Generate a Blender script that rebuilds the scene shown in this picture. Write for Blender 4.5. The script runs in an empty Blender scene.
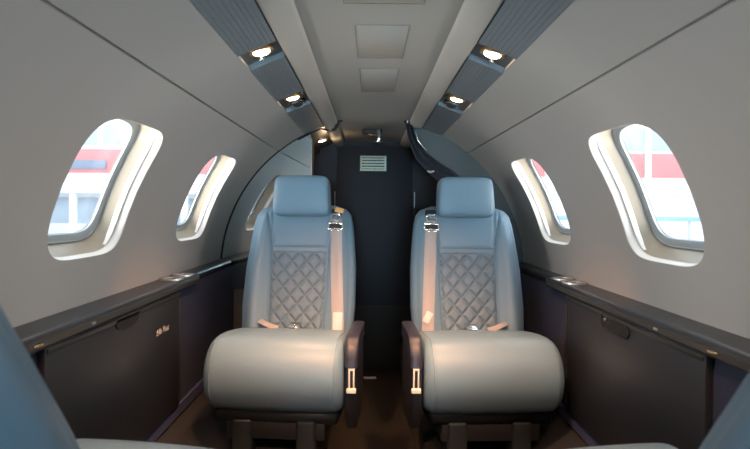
import bpy, bmesh, math, random
from mathutils import Vector, Matrix
from mathutils.geometry import delaunay_2d_cdt
random.seed(4)
sc = bpy.context.scene
COL = sc.collection
PI = math.pi
H = 1.06                      # eye height above the aisle floor
ZC = H - .306                 # centre height of the round cabin section
R = .76                       # cabin radius

# ------------------------------------------------------------------ materials
def mat(name, col, rough=.5, metal=0., bump=0., bscale=60., var=0., vscale=8., emit=None, estr=0., spec=.5, coat=0.):
    m = bpy.data.materials.new(name); m.use_nodes = True
    nt = m.node_tree; b = nt.nodes['Principled BSDF']
    b.inputs['Base Color'].default_value = (*col, 1)
    b.inputs['Roughness'].default_value = rough
    b.inputs['Metallic'].default_value = metal
    b.inputs['Specular IOR Level'].default_value = spec
    b.inputs['Coat Weight'].default_value = coat
    tc = nt.nodes.new('ShaderNodeTexCoord')
    if var > 0:
        n = nt.nodes.new('ShaderNodeTexNoise'); n.inputs['Scale'].default_value = vscale; n.inputs['Detail'].default_value = 5
        r = nt.nodes.new('ShaderNodeMapRange'); r.inputs[3].default_value = 1 - var; r.inputs[4].default_value = 1 + var
        mx = nt.nodes.new('ShaderNodeVectorMath'); mx.operation = 'SCALE'
        mx.inputs[0].default_value = col
        nt.links.new(tc.outputs['Object'], n.inputs['Vector']); nt.links.new(n.outputs['Fac'], r.inputs[0])
        nt.links.new(r.outputs[0], mx.inputs['Scale']); nt.links.new(mx.outputs[0], b.inputs['Base Color'])
    if bump > 0:
        n = nt.nodes.new('ShaderNodeTexNoise'); n.inputs['Scale'].default_value = bscale; n.inputs['Detail'].default_value = 4
        bp = nt.nodes.new('ShaderNodeBump'); bp.inputs['Strength'].default_value = bump; bp.inputs['Distance'].default_value = .003
        nt.links.new(tc.outputs['Object'], n.inputs['Vector']); nt.links.new(n.outputs['Fac'], bp.inputs['Height'])
        nt.links.new(bp.outputs[0], b.inputs['Normal'])
    if emit:
        b.inputs['Emission Color'].default_value = (*emit, 1); b.inputs['Emission Strength'].default_value = estr
    return m

M = {}
M['wall']    = mat('wall_vinyl', (.50, .475, .45), .62, bump=.05, bscale=220, var=.02, vscale=3)
M['upper']   = mat('upper_vinyl', (.48, .46, .43), .65, bump=.05, bscale=220, var=.02, vscale=3)
M['spine']   = mat('headliner', (.44, .415, .375), .7, bump=.05, bscale=200, var=.02, vscale=3)
M['band']    = mat('soffit_leather', (.55, .51, .46), .6, bump=.05, bscale=150, var=.05, vscale=5)
M['dark']    = mat('dark_gap', (.035, .034, .036), .8)
M['ribbed']  = mat('ribbed_blue_grey', (.20, .228, .245), .5, bump=.06, bscale=180, var=.06, vscale=30)
M['plate']   = mat('lamp_plate', (.14, .125, .11), .35, metal=.3, bump=.03)
M['chrome']  = mat('chrome', (.8, .79, .77), .14, metal=1)
M['satin']   = mat('satin_metal', (.62, .6, .57), .3, metal=1)
M['brass']   = mat('brass', (.8, .55, .28), .25, metal=1)
M['bronze']  = mat('bronze_ring', (.42, .27, .15), .3, metal=.9)
M['lens']    = mat('lamp_lens', (1, .9, .75), .3, emit=(1., .80, .56), estr=17)
M['leather'] = mat('blue_grey_leather', (.145, .222, .282), .42, bump=.12, bscale=130, var=.05, vscale=9)
M['quilt']   = mat('quilted_leather', (.118, .165, .202), .45, bump=.12, bscale=130, var=.05, vscale=9)
M['seam']    = mat('seam_thread', (.16, .2, .23), .6)
M['armpad']  = mat('armrest_leather', (.018, .019, .032), .42, bump=.08, bscale=130, var=.06)
M['armside'] = mat('armrest_side', (.010, .011, .017), .5, bump=.03)
M['pull']    = mat('pull_recess', (.006, .006, .007), .7)
M['frame']   = mat('seat_frame', (.008, .008, .009), .6)
M['legm']    = mat('leg_metal_skirt_shade', (.016, .021, .023), .45, metal=.2)
M['belt']    = mat('belt_webbing', (.36, .305, .28), .7, bump=.25, bscale=400)
M['tag']     = mat('belt_tag_white', (.55, .52, .48), .6)
M['orange']  = mat('orange_tab', (.75, .36, .12), .6)
M['ivory']   = mat('ivory_plastic', (.82, .72, .62), .4)
M['ledge']   = mat('ledge_top', (.025, .0265, .034), .34, bump=.04, bscale=90, var=.1, vscale=12)
M['fascia']  = mat('ledge_fascia', (.045, .044, .042), .3, metal=.35, bump=.02, var=.08, vscale=12)
M['panel']   = mat('table_panel', (.017, .0185, .024), .4, bump=.03, bscale=70, var=.06, vscale=5)
M['lower']   = mat('lower_side_carpet', (.02, .024, .05), .85, bump=.4, bscale=500, var=.25, vscale=120)
M['kick']    = mat('kick_strip', (.05, .06, .12), .55, bump=.05)
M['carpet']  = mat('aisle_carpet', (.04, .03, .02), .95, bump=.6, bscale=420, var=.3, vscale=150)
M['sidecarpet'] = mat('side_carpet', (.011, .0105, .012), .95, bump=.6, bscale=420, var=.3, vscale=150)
M['aft']     = mat('aft_bulkhead', (.012, .0055, .0085), .6, bump=.1, bscale=200, var=.1)
M['kickaft'] = mat('aft_kick_panel', (.03, .02, .014), .7, bump=.1)
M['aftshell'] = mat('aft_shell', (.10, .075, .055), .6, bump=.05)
M['part']    = mat('partition_grey', (.085, .09, .088), .55, bump=.06, bscale=120, var=.05)
M['curtain'] = mat('curtain_navy', (.018, .022, .034), .75, bump=.3, bscale=300)
M['vent']    = mat('vent_cream', (.88, .83, .64), .5)
M['sill']    = mat('window_reveal', (.27, .23, .175), .4, bump=.02)
M['rim']     = mat('window_rim', (.70, .67, .63), .38)
M['grey']    = mat('pane_frame_grey', (.36, .41, .44), .4, metal=.2)
M['skin']    = mat('outer_skin', (.04, .04, .042), .7)
M['mirror']  = mat('mirror_face', (.66, .66, .63), .03, metal=1)
M['ground']  = mat('concrete_apron', (.62, .62, .62), .9, bump=.1, bscale=3, var=.06, vscale=.6)
M['white']   = mat('white_cladding', (.82, .83, .84), .6, var=.03, vscale=1.2)
M['bwin']    = mat('building_glass', (.38, .48, .56), .2, var=.25, vscale=1.5)
M['red']     = mat('red_cladding', (.60, .19, .19), .6, var=.05, vscale=1)
M['sign']    = mat('sign_slate', (.16, .2, .27), .6)
M['bluerail'] = mat('blue_rail', (.2, .36, .62), .5)
M['concrete'] = mat('grey_cladding', (.5, .54, .58), .7, var=.05)

def glass():
    m = bpy.data.materials.new('window_pane'); m.use_nodes = True
    nt = m.node_tree; nt.nodes.clear()
    o = nt.nodes.new('ShaderNodeOutputMaterial'); mx = nt.nodes.new('ShaderNodeMixShader')
    t = nt.nodes.new('ShaderNodeBsdfTransparent'); t.inputs[0].default_value = (.96, .98, 1, 1)
    g = nt.nodes.new('ShaderNodeBsdfGlossy'); g.inputs['Roughness'].default_value = .02
    mx.inputs[0].default_value = .06
    nt.links.new(t.outputs[0], mx.inputs[1]); nt.links.new(g.outputs[0], mx.inputs[2]); tr = nt.nodes.new('ShaderNodeBsdfTranslucent'); tr.inputs[0].default_value = (.9, .93, .96, 1)
    m2 = nt.nodes.new('ShaderNodeMixShader'); m2.inputs[0].default_value = .012
    nt.links.new(mx.outputs[0], m2.inputs[1]); nt.links.new(tr.outputs[0], m2.inputs[2]); nt.links.new(m2.outputs[0], o.inputs[0])
    return m
M['glass'] = glass()

# ------------------------------------------------------------------ mesh helpers
class MB:
    def __init__(s): s.v = []; s.f = []
    def add(s, vs, fs, mx=None):
        n = len(s.v)
        s.v += [tuple(mx @ Vector(v)) if mx else tuple(v) for v in vs]
        s.f += [tuple(i + n for i in f) for f in fs]
        return s
    def box(s, c, d, mx=None, bev=0., seg=2):
        bm = bmesh.new(); bmesh.ops.create_cube(bm, size=1)
        for v in bm.verts: v.co = Vector((v.co.x * d[0], v.co.y * d[1], v.co.z * d[2]))
        if bev: bmesh.ops.bevel(bm, geom=bm.edges[:], offset=bev, segments=seg, profile=.5, affect='EDGES')
        for v in bm.verts: v.co += Vector(c)
        bm.verts.index_update()
        s.add([v.co[:] for v in bm.verts], [[v.index for v in f.verts] for f in bm.faces], mx); bm.free(); return s
    def grid(s, fn, nu, nv, mx=None):
        vs = [fn(i / nu, j / nv) for j in range(nv + 1) for i in range(nu + 1)]
        w = nu + 1
        return s.add(vs, [(j*w+i, j*w+i+1, (j+1)*w+i+1, (j+1)*w+i) for j in range(nv) for i in range(nu)], mx)
    def loft(s, rings, closed=True, caps=False, mx=None):
        n = len(rings[0]); vs = [p for r in rings for p in r]; fs = []
        for j in range(len(rings) - 1):
            for i in range(n if closed else n - 1):
                k = (i + 1) % n
                fs.append((j*n+i, j*n+k, (j+1)*n+k, (j+1)*n+i))
        if caps:
            fs.append(tuple(range(n))[::-1]); fs.append(tuple((len(rings)-1)*n + i for i in range(n)))
        return s.add(vs, fs, mx)
    def tube(s, pts, r, n=10, caps=True, mx=None):
        pts = [Vector(p) for p in pts]; rings = []
        t0 = (pts[1] - pts[0]).normalized()
        up = Vector((0, 0, 1)) if abs(t0.z) < .9 else Vector((1, 0, 0))
        a = t0.cross(up).normalized()
        for i, p in enumerate(pts):
            t = (pts[min(i+1, len(pts)-1)] - pts[max(i-1, 0)]).normalized()
            a = (a - t * a.dot(t)).normalized(); b = t.cross(a)
            rr = r[i] if isinstance(r, (list, tuple)) else r
            rings.append([p + (a*math.cos(2*PI*k/n) + b*math.sin(2*PI*k/n)) * rr for k in range(n)])
        return s.loft(rings, True, caps, mx)
    def lathe(s, prof, n=32, mx=None):      # (radius, z)
        rings = [[(r*math.cos(2*PI*k/n), r*math.sin(2*PI*k/n), z) for k in range(n)] for r, z in prof]
        return s.loft(rings, True, True, mx)
    def prism(s, poly, z0, z1, mx=None):    # polygon in xy, extruded in z
        return s.loft([[(x, y, z0) for x, y in poly], [(x, y, z1) for x, y in poly]], True, True, mx)
    def build(s, name, m, parent=None, smooth=True, sharp=40, bevel=0):
        me = bpy.data.meshes.new(name); me.from_pydata([tuple(v) for v in s.v], [], s.f)
        bm = bmesh.new(); bm.from_mesh(me)
        bmesh.ops.remove_doubles(bm, verts=bm.verts[:], dist=1e-6)
        bmesh.ops.recalc_face_normals(bm, faces=bm.faces[:])
        bm.to_mesh(me); bm.free()
        me.materials.append(M[m] if isinstance(m, str) else m)
        if smooth:
            me.polygons.foreach_set('use_smooth', [True] * len(me.polygons))
            me.set_sharp_from_angle(angle=math.radians(sharp))
        o = bpy.data.objects.new(name, me); COL.objects.link(o)
        if parent: o.parent = parent
        if bevel:
            b = o.modifiers.new('bevel', 'BEVEL'); b.width = bevel; b.segments = 2; b.limit_method = 'ANGLE'
        return o

def tag(o, label, cat, group=None):
    o['label'] = label; o['category'] = cat
    if group: o['group'] = group
    return o
def thing(name, label, cat, loc=(0, 0, 0), rz=0, group=None):
    o = bpy.data.objects.new(name, None); o.empty_display_size = .1; COL.objects.link(o)
    o.location = loc; o.rotation_euler = (0, 0, rz)
    return tag(o, label, cat, group)
def struct(o): o['kind'] = 'structure'; return o
def copy_tree(o, parent=None):
    c = o.copy(); COL.objects.link(c)
    if parent: c.parent = parent
    for ch in list(o.children): copy_tree(ch, c)
    return c
def lerp(a, b, t): return a + (b - a) * t
def interp(x, xs, ys):
    if x <= xs[0]: return ys[0]
    for i in range(1, len(xs)):
        if x <= xs[i]:
            return lerp(ys[i-1], ys[i], (x - xs[i-1]) / (xs[i] - xs[i-1]))
    return ys[-1]
def arc(side, y, deg, r=R):
    a = math.radians(deg)
    return (side * r * math.cos(a), y, ZC + r * math.sin(a))

# ------------------------------------------------------------------ cabin shell
Y0, YR, YA = -1.25, 3.0, 3.95          # forward partition, partition ring, aft bulkhead
WIN = [2.375, 1.492, .60, -.30]        # window centres along the cabin
S_SEAM = math.radians(51.35) * R
A_SO, A_SI, A_SP = 63.2, 71.0, 76.5    # strip outer / strip inner / spine edge angles

def win_outline(yc, off=0., up=0., n=72, hw=.202, hh=.184, sc_=.364):
    pts = []
    for k in range(n):
        t = 2 * PI * k / n; c, s_ = math.cos(t), math.sin(t)
        e = 2 / 4.6
        of = off * (.22 + .78 * max(0, min(1, (c + .45) / .9)) * max(0, min(1, (s_ + 1.0) / .55))) if off > .0006 else off
        dy = math.copysign(abs(c) ** e, c) * (hw + of); ds = math.copysign(abs(s_) ** e, s_) * (hh + of)
        pts.append((yc + dy - .2 * ds, sc_ + ds + up))
    return pts
def in_poly(p, poly):
    x, y = p; ins = False; n = len(poly)
    for i in range(n):
        x1, y1 = poly[i]; x2, y2 = poly[i-1]
        if (y1 > y) != (y2 > y) and x < (x2 - x1) * (y - y1) / (y2 - y1) + x1: ins = not ins
    return ins

def pierced(ya, yb, sa, sb, holes, ny, ns, fn):
    """sheet in (y, s) with holes, mapped to 3D by fn"""
    ptsl = []; edges = []
    def loop(pts):
        n = len(ptsl); ptsl.extend(pts)
        edges.extend((n + i, n + (i + 1) % len(pts)) for i in range(len(pts)))
    bd = [(lerp(ya, yb, i/ny), sa) for i in range(ny)] + [(yb, lerp(sa, sb, j/ns)) for j in range(ns)] \
       + [(lerp(yb, ya, i/ny), sb) for i in range(ny)] + [(ya, lerp(sb, sa, j/ns)) for j in range(ns)]
    loop(bd)
    for h in holes: loop(h)
    big = []
    for h in holes:
        cy = sum(p[0] for p in h)/len(h); cs = sum(p[1] for p in h)/len(h)
        big.append([(cy + (p[0]-cy)*1.06, cs + (p[1]-cs)*1.06) for p in h])
    for i in range(1, ny):
        for j in range(1, ns):
            p = (lerp(ya, yb, i/ny), lerp(sa, sb, j/ns))
            if not any(in_poly(p, b) for b in big): ptsl.append(p)
    v, e, f, *_ = delaunay_2d_cdt([Vector(p) for p in ptsl], edges, [], 0, 1e-6)
    fs = []
    for t in f:
        c = (sum(v[i][0] for i in t)/len(t), sum(v[i][1] for i in t)/len(t))
        if not any(in_poly(c, h) for h in holes): fs.append(tuple(t))
    return MB().add([fn(p[0], p[1]) for p in v], fs)

FLARE = .0100
trim_no = [0]
def trim(mb, m, **k):
    trim_no[0] += 1
    return struct(mb.build('trim_%d' % trim_no[0], m, **k))

win_no = 0
for side, sname in ((-1, 'left'), (1, 'right')):
    def cyl(y, s, r=R): return (side*r*math.cos(s/R), y, ZC + r*math.sin(s/R))
    holes = [win_outline(c, FLARE) for c in WIN]
    mb = pierced(Y0, YR, .0505, S_SEAM - .002, holes, 60, 34, cyl)
    # the panel's upper edge turns outward into the seam
    mb.loft([[cyl(lerp(Y0, YR, i/40), S_SEAM - .002 + d, R + r_) for i in range(41)] for d, r_ in ((.0004, .0003), (.0012, .003), (.0012, .0115))], False)
    struct(mb.build('wall_' + sname, 'wall'))
    # upper side panel, seam to lamp strip
    mb = MB()
    s1 = math.radians(A_SO) * R
    mb.grid(lambda u, v: cyl(lerp(Y0, YR, u), lerp(S_SEAM + .0035, s1, v)), 40, 10)
    mb.loft([[cyl(lerp(Y0, YR, i/40), S_SEAM + .0035 - d, R + r_) for i in range(41)] for d, r_ in ((.0004, .0003), (.001, .003), (.001, .0115))], False)
    mb.loft([[cyl(lerp(Y0, YR, i/40), s1 + d, R + r_) for i in range(41)] for d, r_ in ((.0004, .0003), (.002, .002), (.003, .022))], False)
    trim(mb, 'upper')
    mb = MB().loft([[cyl(lerp(Y0, YR, i/20), S_SEAM + d, R + .0118) for i in range(21)] for d in (-.008, .010)], False)
    trim(mb, 'dark')
    # soffit roll between lamp strip and spine
    mb = MB()
    a1, a2 = A_SI + .10, A_SP
    mb.grid(lambda u, v: arc(side, lerp(Y0, YA, u), lerp(a1, a2, v), R - .013 * max(0, math.sin(PI * v)) ** .6 + (.005 if v in (0, 1) else 0)), 40, 16)
    trim(mb, 'band')
    # outer skin with window holes
    ho = [win_outline(c, -.030, .007) for c in WIN]
    mb = pierced(Y0 - .1, YA + .1, -.98, PI/2*R, ho, 40, 30, lambda y, s: cyl(y, s, R + .079))
    trim(mb, 'skin')
    # windows
    for yc in WIN:
        win_no += 1
        root = struct(MB().loft([[cyl(y, s, R + dr) for y, s in win_outline(yc, off)] for off, dr in
                ((FLARE, 0), (.0087, .0005), (.0073, .002), (.006, .005), (.0045, .009), (.003, .013), (.0015, .0165), (-.001, .019))]).build('window_%d' % win_no, 'rim'))
        MB().loft([[cyl(y, s, R + dr) for y, s in win_outline(yc, off, up)] for off, dr, up in
                ((-.001, .019, 0), (-.004, .03, .0015), (-.010, .055, .004), (-.012, .0675, .006))]).build('window_reveal', 'sill', root)
        MB().loft([[cyl(y, s, R + dr) for y, s in win_outline(yc, off, .006)] for off, dr in
                ((-.0125, .0665), (-.0135, .0635), (-.015, .0635), (-.016, .066), (-.030, .067), (-.033, .069), (-.033, .073))]).build('pane_frame', 'grey', root)
        MB().loft([[cyl(y, s, R + dr) for y, s in win_outline(yc, off, .007)] for off, dr in
                ((-.0325, .0725), (-.030, .079))]).build('outer_sleeve', 'skin', root)
        ol = win_outline(yc, -.0326, .006)
        cy = yc; cs = .370
        rings = [[cyl(lerp(cy, y, t), lerp(cs, s, t), R + .0725) for y, s in ol] for t in (1, .75, .5, .25, .02)]
        MB().loft(rings).build('pane', 'glass', root)
        # guide rail for the pull shade along the aft side of the opening, open lower end
        o2 = win_outline(yc, -.001, .001, 72)
        sec = [p for p in o2[54:] + o2[:13]]
        sec = sec[7:]
        rings = []
        for (y, s) in sec:
            rings.append([cyl(y + .001, s, R + .020), cyl(y - .0045, s, R + .020), cyl(y - .006, s, R + .023), cyl(y - .006, s, R + .034), cyl(y + .001, s, R + .036)])
        MB().loft(rings, True, True).build('shade_rail', 'rim', root)

# spine headliner
mb = MB()
hx = R * math.cos(math.radians(A_SP)) + .004
ZS = H + .446
mb.grid(lambda u, v: (lerp(-hx, hx, v), lerp(Y0, YA, u), ZS - .004 * abs(2*v-1) ** 3), 40, 14)
struct(mb.build('ceiling', 'spine'))

# removable access panels in the spine
for ya, yb, hw, lab in ((1.02, 1.295, .085, 'flush cream ceiling access panel at the top edge of the photo, nearest the camera'),
                    (1.45, 1.765, .064, 'flush rectangular ceiling access panel, the second and most clearly outlined one'),
                    (1.90, 2.27, .060, 'faint flush ceiling access panel behind the clearly outlined one'),):
    t = MB()
    yc, hy = (ya+yb)/2, (yb-ya)/2
    t.box((0.012, yc, ZS + .0017), (2*hw, 2*hy, .005), bev=.002)
    o = tag(t.build('access_panel', 'spine'), lab, 'ceiling panel', 'ceiling access panels')
    r = MB()
    e = .0035
    for c, d in (((0.012, ya - e/2, ZS), (2*hw+2*e, e, .0022)), ((0.012, yb + e/2, ZS), (2*hw+2*e, e, .0022)),
                 ((0.012-hw-e/2, yc, ZS), (e, 2*hy, .0022)), ((0.012+hw+e/2, yc, ZS), (e, 2*hy, .0022))):
        r.box(c, d)
    r.build('panel_gap', mat('panel_gap_shade', (.30, .28, .25), .8), o)

# floor: sunken aisle, raised sides, carpeted cove up to the side panels
FZ = H - .84
mb = MB()
AX = .19
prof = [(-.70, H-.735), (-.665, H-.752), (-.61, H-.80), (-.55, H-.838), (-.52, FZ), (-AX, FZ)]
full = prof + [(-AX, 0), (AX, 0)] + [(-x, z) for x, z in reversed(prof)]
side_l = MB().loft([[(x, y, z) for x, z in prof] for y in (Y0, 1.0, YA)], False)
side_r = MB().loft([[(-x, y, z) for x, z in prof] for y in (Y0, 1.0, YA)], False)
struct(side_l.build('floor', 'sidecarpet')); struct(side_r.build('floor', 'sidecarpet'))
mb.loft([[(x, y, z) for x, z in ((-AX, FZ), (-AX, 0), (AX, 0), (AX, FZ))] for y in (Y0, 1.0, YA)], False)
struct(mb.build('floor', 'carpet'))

# lower sidewalls, kick strips
for side, sname in ((-1, 'left'), (1, 'right')):
    mb = MB()
    pr = [(.755, H-.262), (.70, H-.29), (.690, H-.32), (.690, H-.70), (.693, H-.74)]
    mb.loft([[(side*x, y, z) for x, z in pr] for y in (Y0, 1, YR)], False)
    struct(mb.build('wall_lower_' + sname, 'lower'))
    mb = MB()
    pr = [(.695, H-.694), (.684, H-.694), (.6805, H-.698), (.6805, H-.734), (.69, H-.742)]
    mb.loft([[(side*x, y, z) for x, z in pr] for y in (Y0, YR)], False)
    struct(mb.build('baseboard_' + sname, 'kick', sharp=30))

# side ledges with cup holders and catches
YB = 2.335
for side, sname in ((-1, 'left'), (1, 'right')):
    led = thing('side_ledge', 'long dark ledge under the %s-hand windows with metal cup holder rings' % sname, 'ledge', (side*.71, 0, H-.28))
    mx = Matrix.Translation((-side*.71, 0, -(H-.28)))
    def lp(xi, zt, zb, ends):
        rr = .013
        p = [(.762, zt)] + [(xi + rr - rr*math.sin(a), zt - rr + rr*math.cos(a)) for a in [PI/2*k/6 for k in range(7)]]
        p += [(xi + .002, zb + .006), (xi + .008, zb), (.75, zb)]
        return p
    for ya, yb, xi, zb in ((Y0, YB, .668, H-.288), (YB - .02, YR, .697, H-.284)):
        rings = []
        for y, q in ((ya, 0), (yb - .02, 0), (yb - .006, .004), (yb, .016)):
            rings.append([(side*min(x + q, .762), y, z) for x, z in lp(xi, H-.255, zb, 0)])
        MB().loft(rings, True, True, mx).build('ledge_top', 'ledge', led)
    # front fascia strip
    mb = MB()
    fp = [(.6685, H-.267), (.6655, H-.270), (.6655, H-.283), (.669, H-.288), (.676, H-.288), (.676, H-.267)]
    mb.loft([[(side*x, y, z) for x, z in fp] for y in (Y0, YB - .03)], True, True, mx).build('fascia', 'fascia', led, sharp=30)
    # cup holders
    def ring(x, y, r, m='satin'):
        t = Matrix.Translation((side*x - side*.71, y, .025))
        o = MB().lathe([(r-.014, 0), (r-.013, .004), (r-.007, .0065), (r-.001, .005), (r, 0)], 40, t).build('cup_holder_ring', m, led)
        MB().lathe([(r-.0135, .0005), (r-.014, .0018), (.012, .0014)], 40, t).build('cup_holder_well', 'fascia' if m else m, o)
    ring(.715, 2.13, .043); ring(.715, 2.255, .043); ring(.715, 1.06, .04); ring(.715, .945, .04)
    # little catches on the fascia
    for y in (1.185, 1.42):
        MB().box((side*.6655 - side*.71, y, .004), (.004, .035 if y < 1.3 else .02, .006), bev=.001).build('catch', 'brass' if y < 1.3 else 'satin', led)
    # fold-out table stowed in the sidewall
    ya, yb = 1.225, 2.10
    tb = thing('stowed_table', 'dark grey fold-out table panel stowed in the %s sidewall' % sname, 'table', (side*.68, (ya+yb)/2, H-.69))
    mx = Matrix.Translation((-side*.68, -(ya+yb)/2, -(H-.69)))
    zt, zb = H-.290, H-.690
    m_ = MB(); m_.box((side*.683, (ya+yb)/2, (zt+zb)/2), (.018, yb-ya, zt-zb), mx, bev=.003)
    pan = m_.build('table_panel', 'panel', tb)
    m_ = MB()
    m_.box((side*.6735, (ya+yb)/2, zt - .009), (.006, yb-ya-.01, .012), mx, bev=.002)
    m_.build('top_rail', 'fascia', tb)
    m_ = MB(); m_.box((side*.6735, yb - .012, (zt+zb)/2 - .01), (.006, .018, zt-zb-.04), mx, bev=.002)
    m_.build('edge_rail', 'panel', tb)
    if side < 0:     # half-moon finger pull
        pts = [(1.56, 0), (1.72, 0)] + [(1.64 + .08*math.cos(a), -.034*math.sin(a)**.7) for a in [PI*k/14 for k in range(1, 14)]]
        m_ = MB().loft([[(side*x, y, zt - .007 + z) for y, z in pts] for x in (.6735, .6705)], True, True, mx)
        m_.build('finger_pull', 'pull', tb)
        tx = bpy.data.curves.new('t', 'FONT'); tx.body = 'Life Vest'; tx.size = .028; tx.extrude = .0004; tx.shear = .3; tx.space_character = 1.15
        to = bpy.data.objects.new('t', tx); COL.objects.link(to)
        dg = bpy.context.evaluated_depsgraph_get()
        me = bpy.data.meshes.new_from_object(to.evaluated_get(dg)); bpy.data.objects.remove(to)
        me.materials.append(M['tag'])
        lo = bpy.data.objects.new('lettering', me); COL.objects.link(lo); lo.parent = tb
        lo.rotation_euler = (PI/2, 0, PI/2)
        lo.location = mx @ Vector((side*.6735, 1.865, H - .402))
        lo['label'] = 'small silver lettering'
    else:            # rounded slot pull
        yy = 1.665
        m_ = MB()
        pts = []
        for k in range(12): a = PI/2 + PI*k/11; pts.append((1.595 - .018*-math.cos(a)*-1, -.024 + .018*math.sin(a)))
        pts = [(1.60 + .02*math.cos(PI/2 + PI*k/11), -.026 + .017*math.sin(PI/2 + PI*k/11)) for k in range(12)] + \
              [(1.745 + .02*math.cos(-PI/2 + PI*k/11), -.022 + .021*math.sin(-PI/2 + PI*k/11)) for k in range(12)]
        m_.loft([[(side*x, y, zt - .004 + z) for y, z in pts] for x in (.6735, .6708)], True, True, mx)
        m_.build('finger_pull', 'pull', tb)
        m_ = MB(); m_.tube([(side*.670, y, zt - .004 + z) for y, z in pts + pts[:1]], .002, 6, mx=mx); m_.build('pull_rim', 'panel', tb)
        m_ = MB(); m_.lathe([(.0, .0), (.006, .0), (.005, .004), (0.001, .005)], 14, mx @ Matrix.Translation((side*.6705, 1.735, zt-.022)) @ Matrix.Rotation(-side*PI/2, 4, 'Y')); m_.build('latch_button', 'satin', tb)

# ------------------------------------------------------------------ overhead lamp strips
def strip_thing(side, ya, yb, label):
    yc = (ya+yb)/2
    base = Vector(arc(side, yc, 67.1))
    root = thing('ribbed_strip', label, 'ceiling strip', base, 0, 'ribbed overhead strips')
    mx = Matrix.Translation(-base)
    mb = MB()
    def fn(u, v):
        g = .0
        k = v * 9
        d = min(abs(k - round(k)), 1) if 0 < round(k) < 9 else 1
        g = .0018 * max(0, 1 - d / .10)
        return arc(side, lerp(ya, yb, u), lerp(A_SO + .12, A_SI - .03, v), R - .001 + g)
    mb.grid(fn, 24, 140, mx)
    nb = 12
    for a_, b_ in ((ya, 1), (yb, 0)):
        mb.loft([[arc(side, a_, lerp(A_SO + .12, A_SI - .03, i/nb), R - .001 + r_) for i in range(nb+1)] for r_ in (0, .018)], False, False, mx)
    mb.build('ribbed_cover', 'ribbed', root, sharp=25)
    mb = MB()
    if yb < 3.1:
        mb.loft([[arc(side, ya + d, lerp(A_SO + .2, A_SI - .2, i/nb), R - r_) for i in range(nb+1)] for d, r_ in ((-.006, -.002), (-.006, .0025), (.004, .0035), (.010, .0015))], False, False, mx)
        mb.build('end_trim', 'ribbed', root)

def lamp_unit(side, ya, yb, yl, kind, label):
    yc = (ya+yb)/2
    base = Vector(arc(side, yc, 67.1, R + .012))
    root = thing('reading_light', label, 'ceiling light', base, 0, 'overhead reading lights')
    mx0 = Matrix.Translation(-base)
    mb = MB()
    mb.grid(lambda u, v: arc(side, lerp(ya - .002, yb - .004, u), lerp(A_SO, A_SI, v), R + .014), 8, 10, mx0)
    mb.build('mounting_plate', 'plate', root)
    def local(y, ang, r):
        p = Vector(arc(side, y, ang, r)); n = (Vector((0, y, ZC)) - p).normalized()
        n = (n + Vector((0, 0, -.55))).normalized()
        z = n; x = Vector((0, 1, 0)); yv = z.cross(x).normalized()
        m = Matrix((x, yv, z)).transposed().to_4x4(); m.translation = p - base
        return m
    m = local(yl, 67.3, R + .006)
    MB().lathe([(.0335, -.012), (.0335, .000), (.031, .003), (.026, .003), (.0225, .001), (.022, -.004)], 36, m).build('bezel', 'bronze', root)
    MB().lathe([(.0222, -.002), (.0215, .003), (.0175, .006), (.009, .0075), (.001, .008)], 36, m).build('lens', 'lens', root)
    if kind == 'gasper':
        m = local(yl + .115, 67.6, R + .010)
        n = MB().lathe([(.034, -.008), (.034, .003), (.030, .007), (.025, .008), (.022, .002)], 30, m).build('air_nozzle', 'chrome', root)
        MB().lathe([(.0215, .001), (.020, .010), (.012, .016), (.006, .017), (.005, .010)], 24, m).build('nozzle_core', 'dark', n)
        m = local(yl + .02, 70.0, R + .012); MB().lathe([(.006, -.002), (.006, .004), (.001, .006)], 14, m).build('call_button', 'satin', root)
    else:
        m = local(yl + .058, 66.6, R + .010)
        MB().lathe([(.009, -.004), (.009, .006), (.0075, .009), (.001, .010)], 16, m).build('switch_button', 'chrome', root)
    # the bulb itself
    m = local(yl, 67.3, R - .012)
    return m.translation + base

LAMPS = []
for side, sname in ((-1, 'left'), (1, 'right')):
    strip_thing(side, .62, 1.475, '%s blue-grey ribbed overhead strip reaching the top edge of the photo' % sname)
    strip_thing(side, 1.625, 2.085, 'blue-grey ribbed overhead strip between the two lit reading lights, %s side' % sname)
    strip_thing(side, 2.34, 2.995, 'blue-grey ribbed overhead strip ending at the aft partition, %s side' % sname)
    strip_thing(side, -1.25, .47, 'blue-grey ribbed overhead strip over the nearest seats, %s side, out of the photo' % sname)
    LAMPS.append((side, lamp_unit(side, 1.475, 1.625, 1.535, 'plain', 'lit round reading light with small switch in the %s overhead strip, nearer one' % sname), 1))
    LAMPS.append((side, lamp_unit(side, 2.085, 2.34, 2.165, 'gasper', 'lit round reading light beside a chrome air nozzle in the %s overhead strip' % sname), 1))
    LAMPS.append((side, lamp_unit(side, .47, .62, .53, 'plain', 'round reading light over the %s front seat, above the top of the photo' % sname), 1))
LAMPS.append((-1, lamp_unit(-1, 3.03, 3.90, 3.50, 'plain', 'lit round reading light behind the mirrored partition, farthest light on the left'), .3))

# ------------------------------------------------------------------ aft end
# aft shell beyond the ring
for side, sname in ((-1, 'left'), (1, 'right')):
    mb = MB()
    mb.grid(lambda u, v: arc(side, lerp(YR + .035, YA, u), lerp(-42, A_SO, v), R), 8, 30)
    struct(mb.build('wall_aft_' + sname, 'aftshell'))
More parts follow.
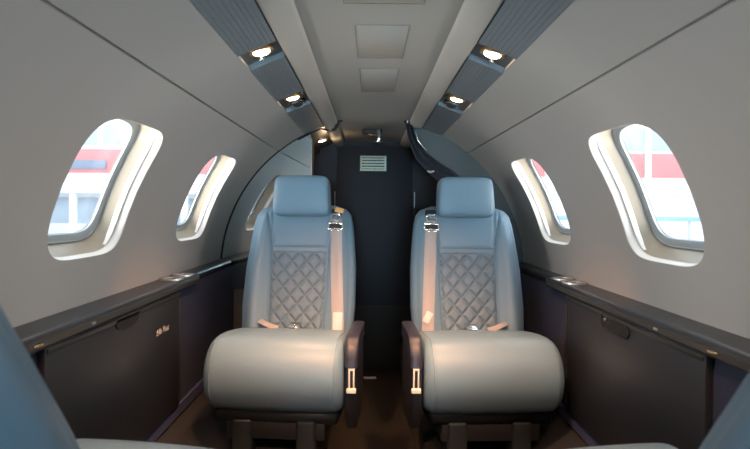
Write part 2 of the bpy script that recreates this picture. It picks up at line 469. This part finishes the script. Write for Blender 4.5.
# right: dark shaped partition at the ring
def partition(side, inner, y, th, m, nm):
    outer = [(R*1.01*math.cos(math.radians(a)), ZC + R*1.01*math.sin(math.radians(a))) for a in [-42 + (76-(-42))*k/50 for k in range(51)]]
    poly = outer + inner
    mb = MB().loft([[(side*x, yy, z) for x, z in poly] for yy in (y, y+th)], True, True)
    return mb
rin = [(.192, H+.43), (.2025, H+.3825), (.228, H+.338), (.2575, H+.2975), (.305, H+.256), (.3625, H+.2175), (.40, H+.187), (.43, H+.155), (.45, H+.115), (.455, H+.05), (.455, FZ), (.57, FZ)]
mb = partition(1, rin, YR, .032, 'part', '')
struct(mb.build('wall_partition_right', 'part', bevel=.003))
lin = [(.30, H+.355), (.30, FZ), (.57, FZ)]
outer = [(R*1.01*math.cos(math.radians(a)), ZC + R*1.01*math.sin(math.radians(a))) for a in [-42 + (66+42)*k/50 for k in range(51)]]
mb = MB().loft([[(-x, yy, z) for x, z in outer + lin] for yy in (YR + .012, YR + .034)], True, True)
struct(mb.build('wall_partition_left', 'aftshell'))
# mirror on its forward face, hinged a touch
mz = [(R*.992*math.cos(math.radians(a)), ZC + R*.992*math.sin(math.radians(a))) for a in [-8 + (65.2+8)*k/50 for k in range(51)]]
poly = mz + [(.312, H+.362), (.308, H+.35), (.308, H-.36)]
mroot = MB()
al = math.radians(.9)
mroot.loft([[(-x, yy + (x-.31)*math.tan(al) - .0, z) for x, z in poly] for yy in (YR - .002, YR + .004)], True, True)
o = tag(mroot.build('partition_mirror', 'mirror', sharp=30), 'tall mirror on the left partition behind the left seat, reflecting wall and window', 'mirror')
mb = MB()
mb.tube([(-.3075, YR - .004, z) for z in (H-.36, H, H+.352)], .0025, 8)
mb.build('edge_moulding', 'satin', o)
# dark edging of the ring on the left, with curtain-track end
mb = MB()
mb.tube([arc(-1, YR - .006, a, R - .003) for a in [2 + 62*k/30 for k in range(31)]], .002, 8)
trim(mb, 'dark')
trk = thing('curtain_track', 'thin dark curved curtain track end at the ceiling above the left partition', 'curtain track', (-.21, YR, H+.39))
mx = Matrix.Translation((.21, -YR, -(H+.39)))
pts = [arc(-1, YR - .010, a, R - .008) for a in [60 + 10*k/8 for k in range(9)]] + [(-.215, YR-.010, H+.389), (-.196, YR-.011, H+.397), (-.183, YR-.012, H+.413), (-.172, YR-.013, H+.436), (-.155, YR-.014, H+.443)]
MB().tube(pts, [.004]*9 + [.006, .008, .009, .008, .006], 10, mx=mx).build('rail', 'dark', trk)
MB().tube([(-.226, YR-.020, H+.383), (-.205, YR-.021, H+.391)], .0045, 10, mx=mx).build('end_clip', 'chrome', trk)
# curtain gathered to the right
cur = thing('curtain', 'dark navy curtain gathered back across the right partition above the right seat', 'curtain', (.30, YR - .05, H+.2))
mx = Matrix.Translation((-.30, -(YR-.05), -(H+.2)))
up_ = [(.165, .442), (.192, .435), (.205, .385), (.235, .325), (.268, .285), (.33, .238), (.40, .195), (.46, .145), (.50, .06)]
lo_ = [(.150, .442), (.160, .425), (.168, .38), (.185, .315), (.215, .245), (.270, .190), (.33, .135), (.38, .06), (.41, -.05)]
def cfn(u, v):
    t = u * (len(up_) - 1); i = min(int(t), len(up_) - 2); f = t - i
    a = Vector((lerp(lo_[i][0], lo_[i+1][0], f), 0, lerp(lo_[i][1], lo_[i+1][1], f)))
    b = Vector((lerp(up_[i][0], up_[i+1][0], f), 0, lerp(up_[i][1], up_[i+1][1], f)))
    p = a.lerp(b, v)
    y = YR - .022 - .016 * math.sin(v * PI * 5) * (.5 + .5*u) - .012*math.sin(PI*v)
    return (p.x, y, H + p.z)
MB().grid(cfn, 60, 50, mx).build('curtain_cloth', 'curtain', cur)
MB().tube([(.206, YR-.040, H+.385), (.222, YR-.044, H+.345), (.240, YR-.046, H+.318), (.262, YR-.046, H+.293)], [.003, .0035, .004, .006], 10, mx=mx).build('tie_back', 'chrome', cur)
MB().box((.168, YR-.045, H+.437), (.008, .01, .022), mx, bev=.002).box((.181, YR-.045, H+.437), (.006, .01, .018), mx, bev=.002).build('curtain_hook', 'satin', cur)
MB().tube([(.268, YR-.05, H+.192), (.283, YR-.052, H+.187), (.30, YR-.05, H+.192)], [.004, .006, .004], 10, mx=mx).build('tie_clip', 'satin', cur)

# aft bulkhead with door, kick panel
mb = MB()
pol = [(R*1.12*math.cos(math.radians(a)), ZC + R*1.12*math.sin(math.radians(a))) for a in [-90 + 360*k/60 for k in range(60)]]
mb.loft([[(x, yy, z) for x, z in pol] for yy in (YA, YA + .05)], True, True)
struct(mb.build('wall_back', 'aft'))
dr = struct(MB().box((.018, YA - .006, H - .285), (.50, .012, 1.40), bev=.003).build('door_1', 'aft'))
for x in (-.243, .279):
    MB().box((x, YA - .014, H - .30), (.004, .008, .64), bev=.001).build('edge_strip', 'fascia', dr)
    MB().box((x, YA - .016, H + .065), (.004, .008, .105), bev=.001).build('edge_glint', 'satin', dr)  # short bright metal bit stands in for the glint on the door edge
MB().box((.018, YA - .016, H - .84), (.50, .01, .42), bev=.003).build('kick_panel', 'kickaft', dr)
# vent grille
vx, vz, vw, vh = .0065, H + .303, .172, .10
vt = thing('vent_grille', 'cream slatted rectangular vent grille on the dark aft bulkhead', 'vent', (vx, YA - .006, vz - vh/2))
mx = Matrix.Translation((-vx, -(YA-.006), -(vz - vh/2)))
f = MB()
for c, d in (((vx, YA-.012, vz+vh/2-.006), (vw, .012, .012)), ((vx, YA-.012, vz-vh/2+.006), (vw, .012, .012)),
             ((vx-vw/2+.006, YA-.012, vz), (.012, .012, vh)), ((vx+vw/2-.006, YA-.012, vz), (.012, .012, vh))):
    f.box(c, d, mx, bev=.002)
f.build('vent_frame', 'vent', vt)
f = MB()
for k in range(4):
    z = vz - vh/2 + .0125 + (k + .5) * (vh - .025) / 4
    f.box((0, 0, 0), (vw - .02, .010, .011), mx @ Matrix.Translation((vx, YA-.012, z)) @ Matrix.Rotation(.4, 4, 'X'), bev=.001)
f.build('vent_slats', 'vent', vt)
f = MB(); f.box((vx, YA-.0055, vz), (vw - .012, .002, vh - .012), mx); f.build('vent_back', 'dark', vt)
# latch / coat hook hanging from the ceiling at the bulkhead
LY = 3.25
hk = thing('ceiling_latch', 'small chrome upright latch with bronze arm hanging from the ceiling above the vent', 'latch', (.02, LY, H+.44))
mx = Matrix.Translation((-.02, -LY, -(H+.44)))
MB().box((.032, LY, H+.398), (.018, .016, .072), mx, bev=.004).build('latch_post', 'chrome', hk)
MB().tube([(.03, LY, H+.402), (.0, LY, H+.405), (-.022, LY+.01, H+.408)], [.006, .005, .008], 10, mx=mx).build('latch_arm', 'bronze', hk)
MB().box((-.005, LY+.03, H+.426), (.11, .05, .028), mx, bev=.01, seg=3).build('latch_base', 'dark', hk)
# threshold tag on the floor
tag(MB().box((-.002, 3.76, .006), (.078, .02, .012), bev=.003).build('floor_plate', 'ivory'), 'small pale metal plate on the aisle floor before the aft door', 'floor plate')

# forward partition with cockpit opening (behind the camera)
def fwd():
    mb = MB()
    outp = [(R*1.02*math.cos(a), ZC + R*1.02*math.sin(a)) for a in [2*PI*k/64 for k in range(64)]]
    inn = [(.30*math.copysign(abs(math.cos(a))**.5, math.cos(a)), ZC - .02 + .62*math.copysign(abs(math.sin(a))**.5, math.sin(a))) for a in [2*PI*k/64 for k in range(64)]]
    mb.loft([[(x, Y0, z) for x, z in outp], [(x, Y0, z) for x, z in inn], [(x, Y0 - .04, z) for x, z in inn], [(x, Y0 - .04, z) for x, z in outp]])
    return mb
struct(fwd().build('wall_front', 'upper'))

# ------------------------------------------------------------------ seats
BZ0, BZ1 = .30, .855
def yb(z): return .40 + (z - .38) * .30
def hw(z): return interp(z, [.30, .37, .45, .60, .717, .777, .815, .838, .855], [.215, .224, .230, .227, .216, .208, .198, .178, .130])
def rnd(t): t = min(max(t, 0), 1); return math.sqrt(max(0, 1 - (1 - t) ** 2))
def wpad(z): return interp(z, [.30, .677, .70, .83], [.107, .118, .119, .142])
REC = math.atan(.30)
def front_y(x, z):
    h = hw(z); u = min(abs(x) / h, 1); e = (1 - u) * h
    k = rnd((BZ1 - z) / .06)
    bol = .024 * math.exp(-((u - .74) / .17) ** 2)
    g = .010 * math.exp(-((abs(x) - wpad(z)) / .0045) ** 2) + .0035 * math.exp(-((u - .90) / .022) ** 2)
    return yb(z) + .045 - k * rnd(e / .055) * (.045 + bol) + g * k * .8

def make_seat(inner, label, loc, rz):
    """inner = +1 when the aisle is on local +x; the seat faces local -y"""
    t = thing('passenger_seat', label, 'seat', loc, rz, 'cabin passenger seats')
    # --- seat cushion
    prof = []
    for k in range(25):
        a = PI/2 + PI * k / 24
        prof.append((.122 + .122 * math.cos(a), .275 + .124 * math.sin(a)))
    prof += [(.22, .152), (.34, .156), (.455, .17), (.468, .185), (.474, .21), (.474, .33), (.468, .348), (.455, .356), (.38, .372), (.28, .386), (.20, .395)]
    P = [Vector(p) for p in prof]; n = len(P)
    nor = []
    for i in range(n):
        d = (P[(i+1) % n] - P[i-1]).normalized(); nor.append(Vector((d.y, -d.x)))
    if (P[0] + nor[0]*.01 - Vector((.25, .288))).length < (P[0] - Vector((.25, .288))).length: nor = [-q for q in nor]
    W = .235; rr = .042
    st = [(-W + rr*(1 - math.cos(a)), -rr*(1 - math.sin(a))) for a in [PI/2*k/8 for k in range(9)]]
    st = st + [(lerp(-W + rr, W - rr, k/10), .0) for k in range(1, 10)] + [(-x, i) for x, i in reversed(st)]
    rings = []
    for x, ins in st:
        cr = .005 * (1 - (x / W) ** 2)
        rings.append([(x, (p + q*(ins + cr)).x, (p + q*(ins + cr)).y) for p, q in zip(P, nor)])
    cu = MB().loft(rings, True, True).build('seat_cushion', 'leather', t)
    for sx in (-1, 1):      # stitched seam near each cushion end
        x = sx * (W - .030)
        MB().tube([(x, p.x + q.x*(-.0015), p.y + q.y*(-.0015)) for p, q in list(zip(P, nor))[-3:] + list(zip(P, nor))[:24]], .0028, 6).build('cushion_seam', 'leather', cu)
        MB().box((0, .245, .137), (.43, .34, .055), bev=.02, seg=3).build('cushion_skirt', 'legm', t)  # leather skirt in the dark leg colour, its shadow painted in
    # --- base and legs
    MB().box((0, .25, .095), (.34, .34, .075), bev=.008).build('seat_base', 'frame', t)
    for x in (-.115, .105):
        MB().box((x, .20, .064), (.068, .26, .128), bev=.012, seg=3).build('leg', 'legm', t)
    # --- backrest
    nu, nv = 132, 96
    def ring(j):
        v = j / nv; z = lerp(BZ0, BZ1, 1 - (1 - v) ** 1.35)
        h = hw(z); k = rnd((BZ1 - z) / .06)
        fr = [(x, front_y(x, z), z) for x in [h * math.sin(PI/2 * (2*i/nu - 1)) if False else h * (2*i/nu - 1) for i in range(nu + 1)]]
        bk = [(h * (1 - 2*i/24), yb(z) + .045 + .055 * k * rnd((1 - abs(1 - 2*i/24)) / .3), z) for i in range(1, 24)]
        return fr + bk
    bk = MB().loft([ring(j) for j in range(nv + 1)], True, True).build('backrest', 'leather', t)
    # quilted centre
    def qfn(u, v):
        z = lerp(.335, .672, v); w = wpad(z) - .0035; x = lerp(-w, w, u)
        p = x / .060 + z / .066; q = x / .060 - z / .066
        d = min(abs(p - round(p)), abs(q - round(q))) * 2
        e = min(min(u, 1 - u) * 2 * w, min(v, 1 - v) * .337)
        hgt = .0078 * (1 - (1 - min(d / .55, 1)) ** 2) * min(1, e / .010) + .0025 * min(1, e / .006)
        return (x, yb(z) - .002 - hgt + .004, z)
    MB().grid(qfn, 120, 180).build('quilted_panel', 'quilt', t, sharp=180)
    # smooth upper pad
    def ufn(u, v):
        z = lerp(.682, .826, v); w = wpad(z) - .0035; x = lerp(-w, w, u)
        e = min(min(u, 1 - u) * 2 * w, v * .144)
        return (x, yb(z) + .004 - .014 * rnd(e / .022), z)
    MB().grid(ufn, 48, 40).build('upper_pad', 'leather', t)
    # headrest
    bm = bmesh.new(); bmesh.ops.create_cube(bm, size=1)
    bmesh.ops.subdivide_edges(bm, edges=bm.edges[:], cuts=5, use_grid_fill=True)
    for v in bm.verts:
        x, y, z = v.co * 2
        X, Y_, Z_ = x, y, z
        s_ = (abs(x)**12 + abs(y)**12 + abs(z)**12) ** (1/12)
        if s_ > 0: X, Y_, Z_ = x/s_, y/s_, z/s_
        wx = lerp(.119, .111, (Z_+1)/2)
        v.co = Vector((X * wx, Y_ * (.052 - .010*abs(Z_)**3 - .006*abs(X)**3), Z_ * .083))
    mxh = Matrix.Translation((0, yb(.895) - .030, .892)) @ Matrix.Rotation(-.12, 4, 'X')
    bm.verts.index_update()
    hm = MB().add([v.co[:] for v in bm.verts], [[v.index for v in f.verts] for f in bm.faces], mxh); bm.free()
    ho = hm.build('headrest', 'leather', t, sharp=180)
    sb = ho.modifiers.new('sub', 'SUBSURF'); sb.levels = sb.render_levels = 2
    for px_ in (-.05, .05): MB().tube([(px_, yb(.82)+.03, .80), (px_, yb(.88), .88)], .007).build('headrest_post', 'frame', t)
    # --- armrest on the aisle side
    s = inner
    xa, xb = .238, .280
    pp = [(.33, .421), (.16, .418)] + [(.125 - .085*math.sin(a), .333 + .083*math.cos(a)) for a in [PI/2*k/10 for k in range(11)]] + [(.036, .318), (.05, .312), (.12, .35), (.20, .372), (.33, .373)]
    ar = MB().loft([[(s*lerp(xa, xb, x), lerp(.16, y, sc2), lerp(.375, z, sc2)) for y, z in pp] for x, sc2 in ((0, .93), (.12, .985), (.3, 1), (.7, 1), (.88, .985), (1, .93))], True, True).build('armrest', 'armpad', t)
    sp = [(.34, .385), (.20, .372), (.12, .35), (.05, .314), (.042, .24), (.06, .16), (.10, .10), (.29, .09), (.34, .12)]
    MB().loft([[(s*lerp(xa, xb, x), lerp(.25, y, q), lerp(.24, z, q)) for y, z in sp] for x, q in ((0, .96), (.1, 1), (.72, 1), (.86, .96))], True, True).build('armrest_side', 'armside', ar)
    lv = MB(); cx = s * .262
    tl = Matrix.Translation((cx, .040, .281)) @ Matrix.Rotation(.06, 4, 'X')
    lv.box((-.0075, 0, 0), (.005, .008, .072), tl, bev=.0012).box((.0075, 0, 0), (.005, .008, .072), tl, bev=.0012).box((0, 0, .033), (.02, .008, .007), tl, bev=.0012)
    pl = lv.build('lever_plate', 'ivory', ar)
    MB().box((0, -.004, -.036), (.032, .014, .016), tl, bev=.003).build('lever_knob', 'ivory', ar)
    # --- shoulder harness
    def bx(z): return s * interp(z, [.30, .37, .60, .80], [.176, .172, .156, .143])
    zz = [lerp(.31, .80, k/40) for k in range(41)]
    hb = .0235
    rings = []
    for z in zz:
        x0 = bx(z); tw = .10 * math.sin(z * 17)
        row = []
        for d in (-1, -.5, 0, .5, 1):
            row.append((x0 + d*hb, min(front_y(x0 + d*hb, z), front_y(x0, z) + .006) - .005 + d*tw*.01, z))
        row += [(p[0], p[1] + .002, p[2]) for p in reversed(row)]
        rings.append(row)
    be = MB().loft(rings, True, True).build('shoulder_belt', 'belt', t)
    def on_back(x, z, off): return Matrix.Translation((x, front_y(x, z) - off, z)) @ Matrix.Rotation(-REC, 4, 'X')
    m = on_back(bx(.785), .772, .008)
    ad = MB()
    ad.box((0, 0, .012), (.062, .007, .008), m, bev=.002).box((0, 0, -.012), (.056, .007, .006), m, bev=.002)
    ad.box((-.028, 0, 0), (.006, .007, .028), m, bev=.002).box((.028, 0, 0), (.006, .007, .028), m, bev=.002)
    ad.box((-.012, -.002, -.017), (.012, .006, .012), m, bev=.002).box((.012, -.002, -.017), (.012, .006, .012), m, bev=.002)
    ad = ad.build('belt_adjuster', 'chrome', be)
    MB().box((0, .002, 0), (.05, .004, .02), m).build('adjuster_slot', 'frame', ad)
    m = on_back(bx(.80), .806, .010)
    l2 = MB().tube([m @ Vector(p) for p in ((-.012, 0, -.016), (-.021, 0, .004), (-.013, 0, .014), (.013, 0, .014), (.021, 0, .004), (.012, 0, -.016), (-.012, 0, -.016))], .0042, 8).build('harness_link', 'chrome', be)
    MB().tube([m @ Vector(p) for p in ((-.011, 0, -.014), (.011, 0, -.014))], .005, 8).build('link_pin', 'satin', l2)
    m = on_back(bx(.80), .828, .012)
    MB().box((0, .006, 0), (.042, .02, .028), m, bev=.006, seg=3).build('belt_guide', 'frame', be)
    if inner > 0:
        MB().box((0, 0, 0), (.036, .004, .020), m @ Matrix.Translation((.012, -.006, .006)) @ Matrix.Rotation(.25, 4, 'Y'), bev=.001).build('belt_tab', 'orange', be)
        MB().box((0, 0, 0), (.036, .002, .075), on_back(bx(.40) + .0, .405, .008), bev=.0005).build('belt_tag', 'tag', be)
    else:
        MB().box((0, 0, 0), (.026, .002, .045), on_back(bx(.43) - .004, .425, .009) @ Matrix.Rotation(.5, 4, 'Y'), bev=.0005).build('belt_tag', 'tag', be)
    # --- lap belt lying at the back of the cushion
    o_ = -s
    pts = [(o_*.165, .43, .392), (o_*.145, .395, .400), (o_*.115, .365, .396), (o_*.08, .348, .386), (o_*.055, .345, .382)]
    rings = []
    for k in range(21):
        tt = k / 20 * (len(pts) - 1); i = min(int(tt), len(pts) - 2); f = tt - i
        p = [lerp(pts[i][q], pts[i+1][q], f) for q in range(3)]
        hw_ = .017
        rings.append([(p[0], p[1] - hw_*.8, p[2] - hw_*.35), (p[0], p[1] + hw_*.8, p[2] + hw_*.35), (p[0], p[1] + hw_*.8, p[2] + hw_*.35 + .002), (p[0], p[1] - hw_*.8, p[2] - hw_*.35 + .002)])
    lb = MB().loft(rings, True, True).build('lap_belt', 'belt', t)
    bu = MB(); m = Matrix.Translation((o_*-.002 + s*.012, .335, .394)) @ Matrix.Rotation(.5, 4, 'X') @ Matrix.Rotation(.1, 4, 'Y')
    bu.box((0, 0, .003), (.046, .036, .007), m, bev=.002).box((-.0, 0, .007), (.034, .022, .006), m, bev=.002)
    bu.build('lap_buckle', 'chrome', lb)
    return t

seatL = make_seat(+1, 'blue-grey leather seat with quilted back, left of the aisle, orange belt tab', (-.333, 1.95, FZ), math.radians(-4.5))
seatR = make_seat(-1, 'blue-grey leather seat with quilted back, right of the aisle under the gathered curtain', (.408, 1.95, FZ), math.radians(3.3))
frontL = copy_tree(seatR); frontL.location = (-.404, 1.21, FZ); frontL.scale.x = .745; frontL.rotation_euler.z = PI - math.radians(10)
frontL['label'] = 'out-of-focus light blue seat back in the lower left corner, facing aft'
frontR = copy_tree(seatL); frontR.location = (.392, 1.21, FZ); frontR.scale.x = .72; frontR.rotation_euler.z = PI + math.radians(13)
frontR['label'] = 'out-of-focus blue seat back in the lower right corner, facing aft'

# the two nearest seats are reclined further
for f in (frontL, frontR):
    dead = []
    hg = Matrix.Translation((0, .42, .36))
    for ch in list(f.children_recursive):
        if ch.name.split('.')[0] in ('shoulder_belt', 'lap_belt', 'armrest') or (ch.parent and ch.parent.name.split('.')[0] in ('shoulder_belt', 'lap_belt', 'armrest', 'belt_adjuster', 'harness_link', 'lever_plate')): dead.append(ch)
    for ch in f.children:
        if ch.name.split('.')[0] in ('backrest', 'quilted_panel', 'upper_pad', 'headrest', 'headrest_post', 'shoulder_belt'):
            ch.matrix_basis = hg @ Matrix.Rotation(-math.radians(14), 4, 'X') @ hg.inverted()
    for ch in dead: bpy.data.objects.remove(ch)

# ------------------------------------------------------------------ outside
GZ = H - 1.8
struct(MB().grid(lambda u, v: (lerp(-90, 90, u), lerp(-60, 120, v), GZ), 8, 8).build('ground', 'ground'))
def building(x0, x1, Y, label, side):
    b = thing('terminal_building', label, 'building', ((x0+x1)/2, Y, GZ))
    ox, oz = -(x0+x1)/2, H - GZ
    mx = Matrix.Translation((ox, -Y, -GZ))
    def bx_(nm, m, a, c, z0, z1, y0=0, dep=.4, par=b):
        q = MB().box(((a+c)/2, Y + y0 + dep/2, H + (z0+z1)/2), (abs(c-a), dep, z1-z0), mx, bev=.02)
        return q.build(nm, m, par)
    w = bx_('wall', 'white', x0, x1, -1.8, 6.0, 0, 8)
    return b, bx_
b, bx_ = building(-30, -5.5, 40, 'white building with red band and dark sign seen through the left windows', -1)
bx_('red_band', 'red', -30, -5.5, 2.25, 3.85, -.15, .3)
s_ = bx_('sign_board', 'sign', -20.0, -17.5, 2.5, 3.1, -.3, .2)
for x in (-29, -26.6, -24.2, -21.8, -20.3, -18.7, -17.2, -15.5, -13.0, -10.5, -8):
    wq = bx_('window', 'bwin', x - .6, x + .5, 4.15, 5.5, -.12, .2)
bx_('canopy', 'concrete', -30, -5.5, .85, 1.25, -2.0, 2.0)
for x in (-28, -25.5, -23, -20.9, -18.9, -16.5, -14.2, -11.8, -9.4, -7):
    bx_('column', 'white', x - .18, x + .18, -1.8, .85, -1.9, .36)
bx_('shopfront', 'bwin', -30, -5.5, -1.1, .6, -.1, .2)
b, bx_ = building(7.0, 32, 40, 'white building with red panels and blue rail seen through the right windows', 1)
bx_('glazing', 'bwin', 7, 32, 4.1, 5.6, -.12, .2)
for a, c in ((8.0, 11.6), (12.1, 15.2), (15.6, 18.2), (18.6, 22.6), (23, 27), (27.5, 31.5)):
    bx_('red_panel', 'red', a, c, 2.3, 3.9, -.15, .3)
for x in (11.85, 15.4, 18.4, 22.8, 27.25):
    bx_('mullion', 'white', x - .16, x + .16, .9, 6.0, -.4, .3)
bx_('grey_band', 'concrete', 7, 32, 1.05, 1.45, -.15, .3)
bx_('blue_rail', 'bluerail', 7, 32, -.55, -.25, -3.0, .2)
for x in (10, 13.2, 16.5, 20.1, 23.4, 26.7, 30):
    bx_('post', 'concrete', x - .3, x + .3, -1.8, -.55, -3.0, .4)
bx_('shutter', 'concrete', 17.8, 20.4, .2, .8, -.12, .2)

# ------------------------------------------------------------------ light
w = bpy.data.worlds.new('sky'); sc.world = w; w.use_nodes = True
nt = w.node_tree; bg = nt.nodes['Background']
bg.inputs[0].default_value = (.80, .90, 1.0, 1); bg.inputs[1].default_value = 3.0
def light(kind, name, loc, aim, energy, col, **k):
    l = bpy.data.lights.new(name, kind); l.energy = energy; l.color = col
    for a, b_ in k.items(): setattr(l, a, b_)
    o = bpy.data.objects.new(name, l); COL.objects.link(o); o.location = loc
    d = Vector(aim) - Vector(loc); o.rotation_euler = d.to_track_quat('-Z', 'Y').to_euler()
    return o
light('SUN', 'sun', (0, -20, 30), (0, 0, 0), 1.2, (1, .97, .92), angle=math.radians(20))
for side in (-1, 1):
    for yc in WIN:
        light('AREA', 'window_daylight', (side*1.5, yc - .75, H - .10), (side*.7, yc, H + .04), 15 if yc < 1 else 54 if side < 0 else 42, (.50, .78, 1) if yc < 1 else (1, .94, .855), shape='RECTANGLE', size=.8, size_y=.8)
light('AREA', 'cockpit_daylight', (0, Y0 - .1, H - .04), (0, 2.45, H + .17), 2.3, (.43, .76, 1), shape='RECTANGLE', size=.45, size_y=.22, spread=math.radians(30))
for side, p, k in LAMPS:
    q = Vector(p)
    fy = {True: -.22, False: .48}[q.y > 2] if q.y > 1 else .9
    light('SPOT', 'reading_beam', q, q + Vector((-side*.02, fy, -1)), (56 if 1 < q.y < 2 else 26 if q.y > 1 else 60)*k, (1, .53, .29), spot_size=math.radians(84 if 1 < q.y < 2 else 72 if q.y > 1 else 60), spot_blend=.85, shadow_soft_size=.02)
    ax = Vector((0, q.y, ZC)); g_ = ax + (q - ax).normalized() * (R + .001)
    g_ = g_ + Vector((side*.030, 0, 0)) if q.y < 3 else q + Vector((.05, 0, -.05))
    if q.y > 3: light('POINT', 'reading_glow', g_, g_ + Vector((0, 0, -1)), {True: .2, False: .4}[q.y < 3], (1, .68, .40), shadow_soft_size=.008)

# ------------------------------------------------------------------ camera
cd = bpy.data.cameras.new('camera'); cam = bpy.data.objects.new('camera', cd); COL.objects.link(cam)
cam.location = (-.015, 0, H)
cam.matrix_world = Matrix.Translation(cam.location) @ Matrix.Rotation(PI/2, 4, 'X') @ Matrix.Rotation(.010, 4, 'Z')
cd.sensor_width = 36; cd.lens = 36 * 600 / 750
cd.shift_x = (375 - 369.5) / 750; cd.shift_y = -(224.5 - 209.5) / 750
cd.clip_start = .02; cd.clip_end = 300
cd.dof.use_dof = True; cd.dof.focus_distance = 2.15; cd.dof.aperture_fstop = 4.5
sc.camera = cam
sc.view_settings.view_transform = 'Standard'; sc.view_settings.look = 'None'
sc.view_settings.exposure = 0; sc.view_settings.gamma = 1; sc.view_settings.use_curve_mapping = False
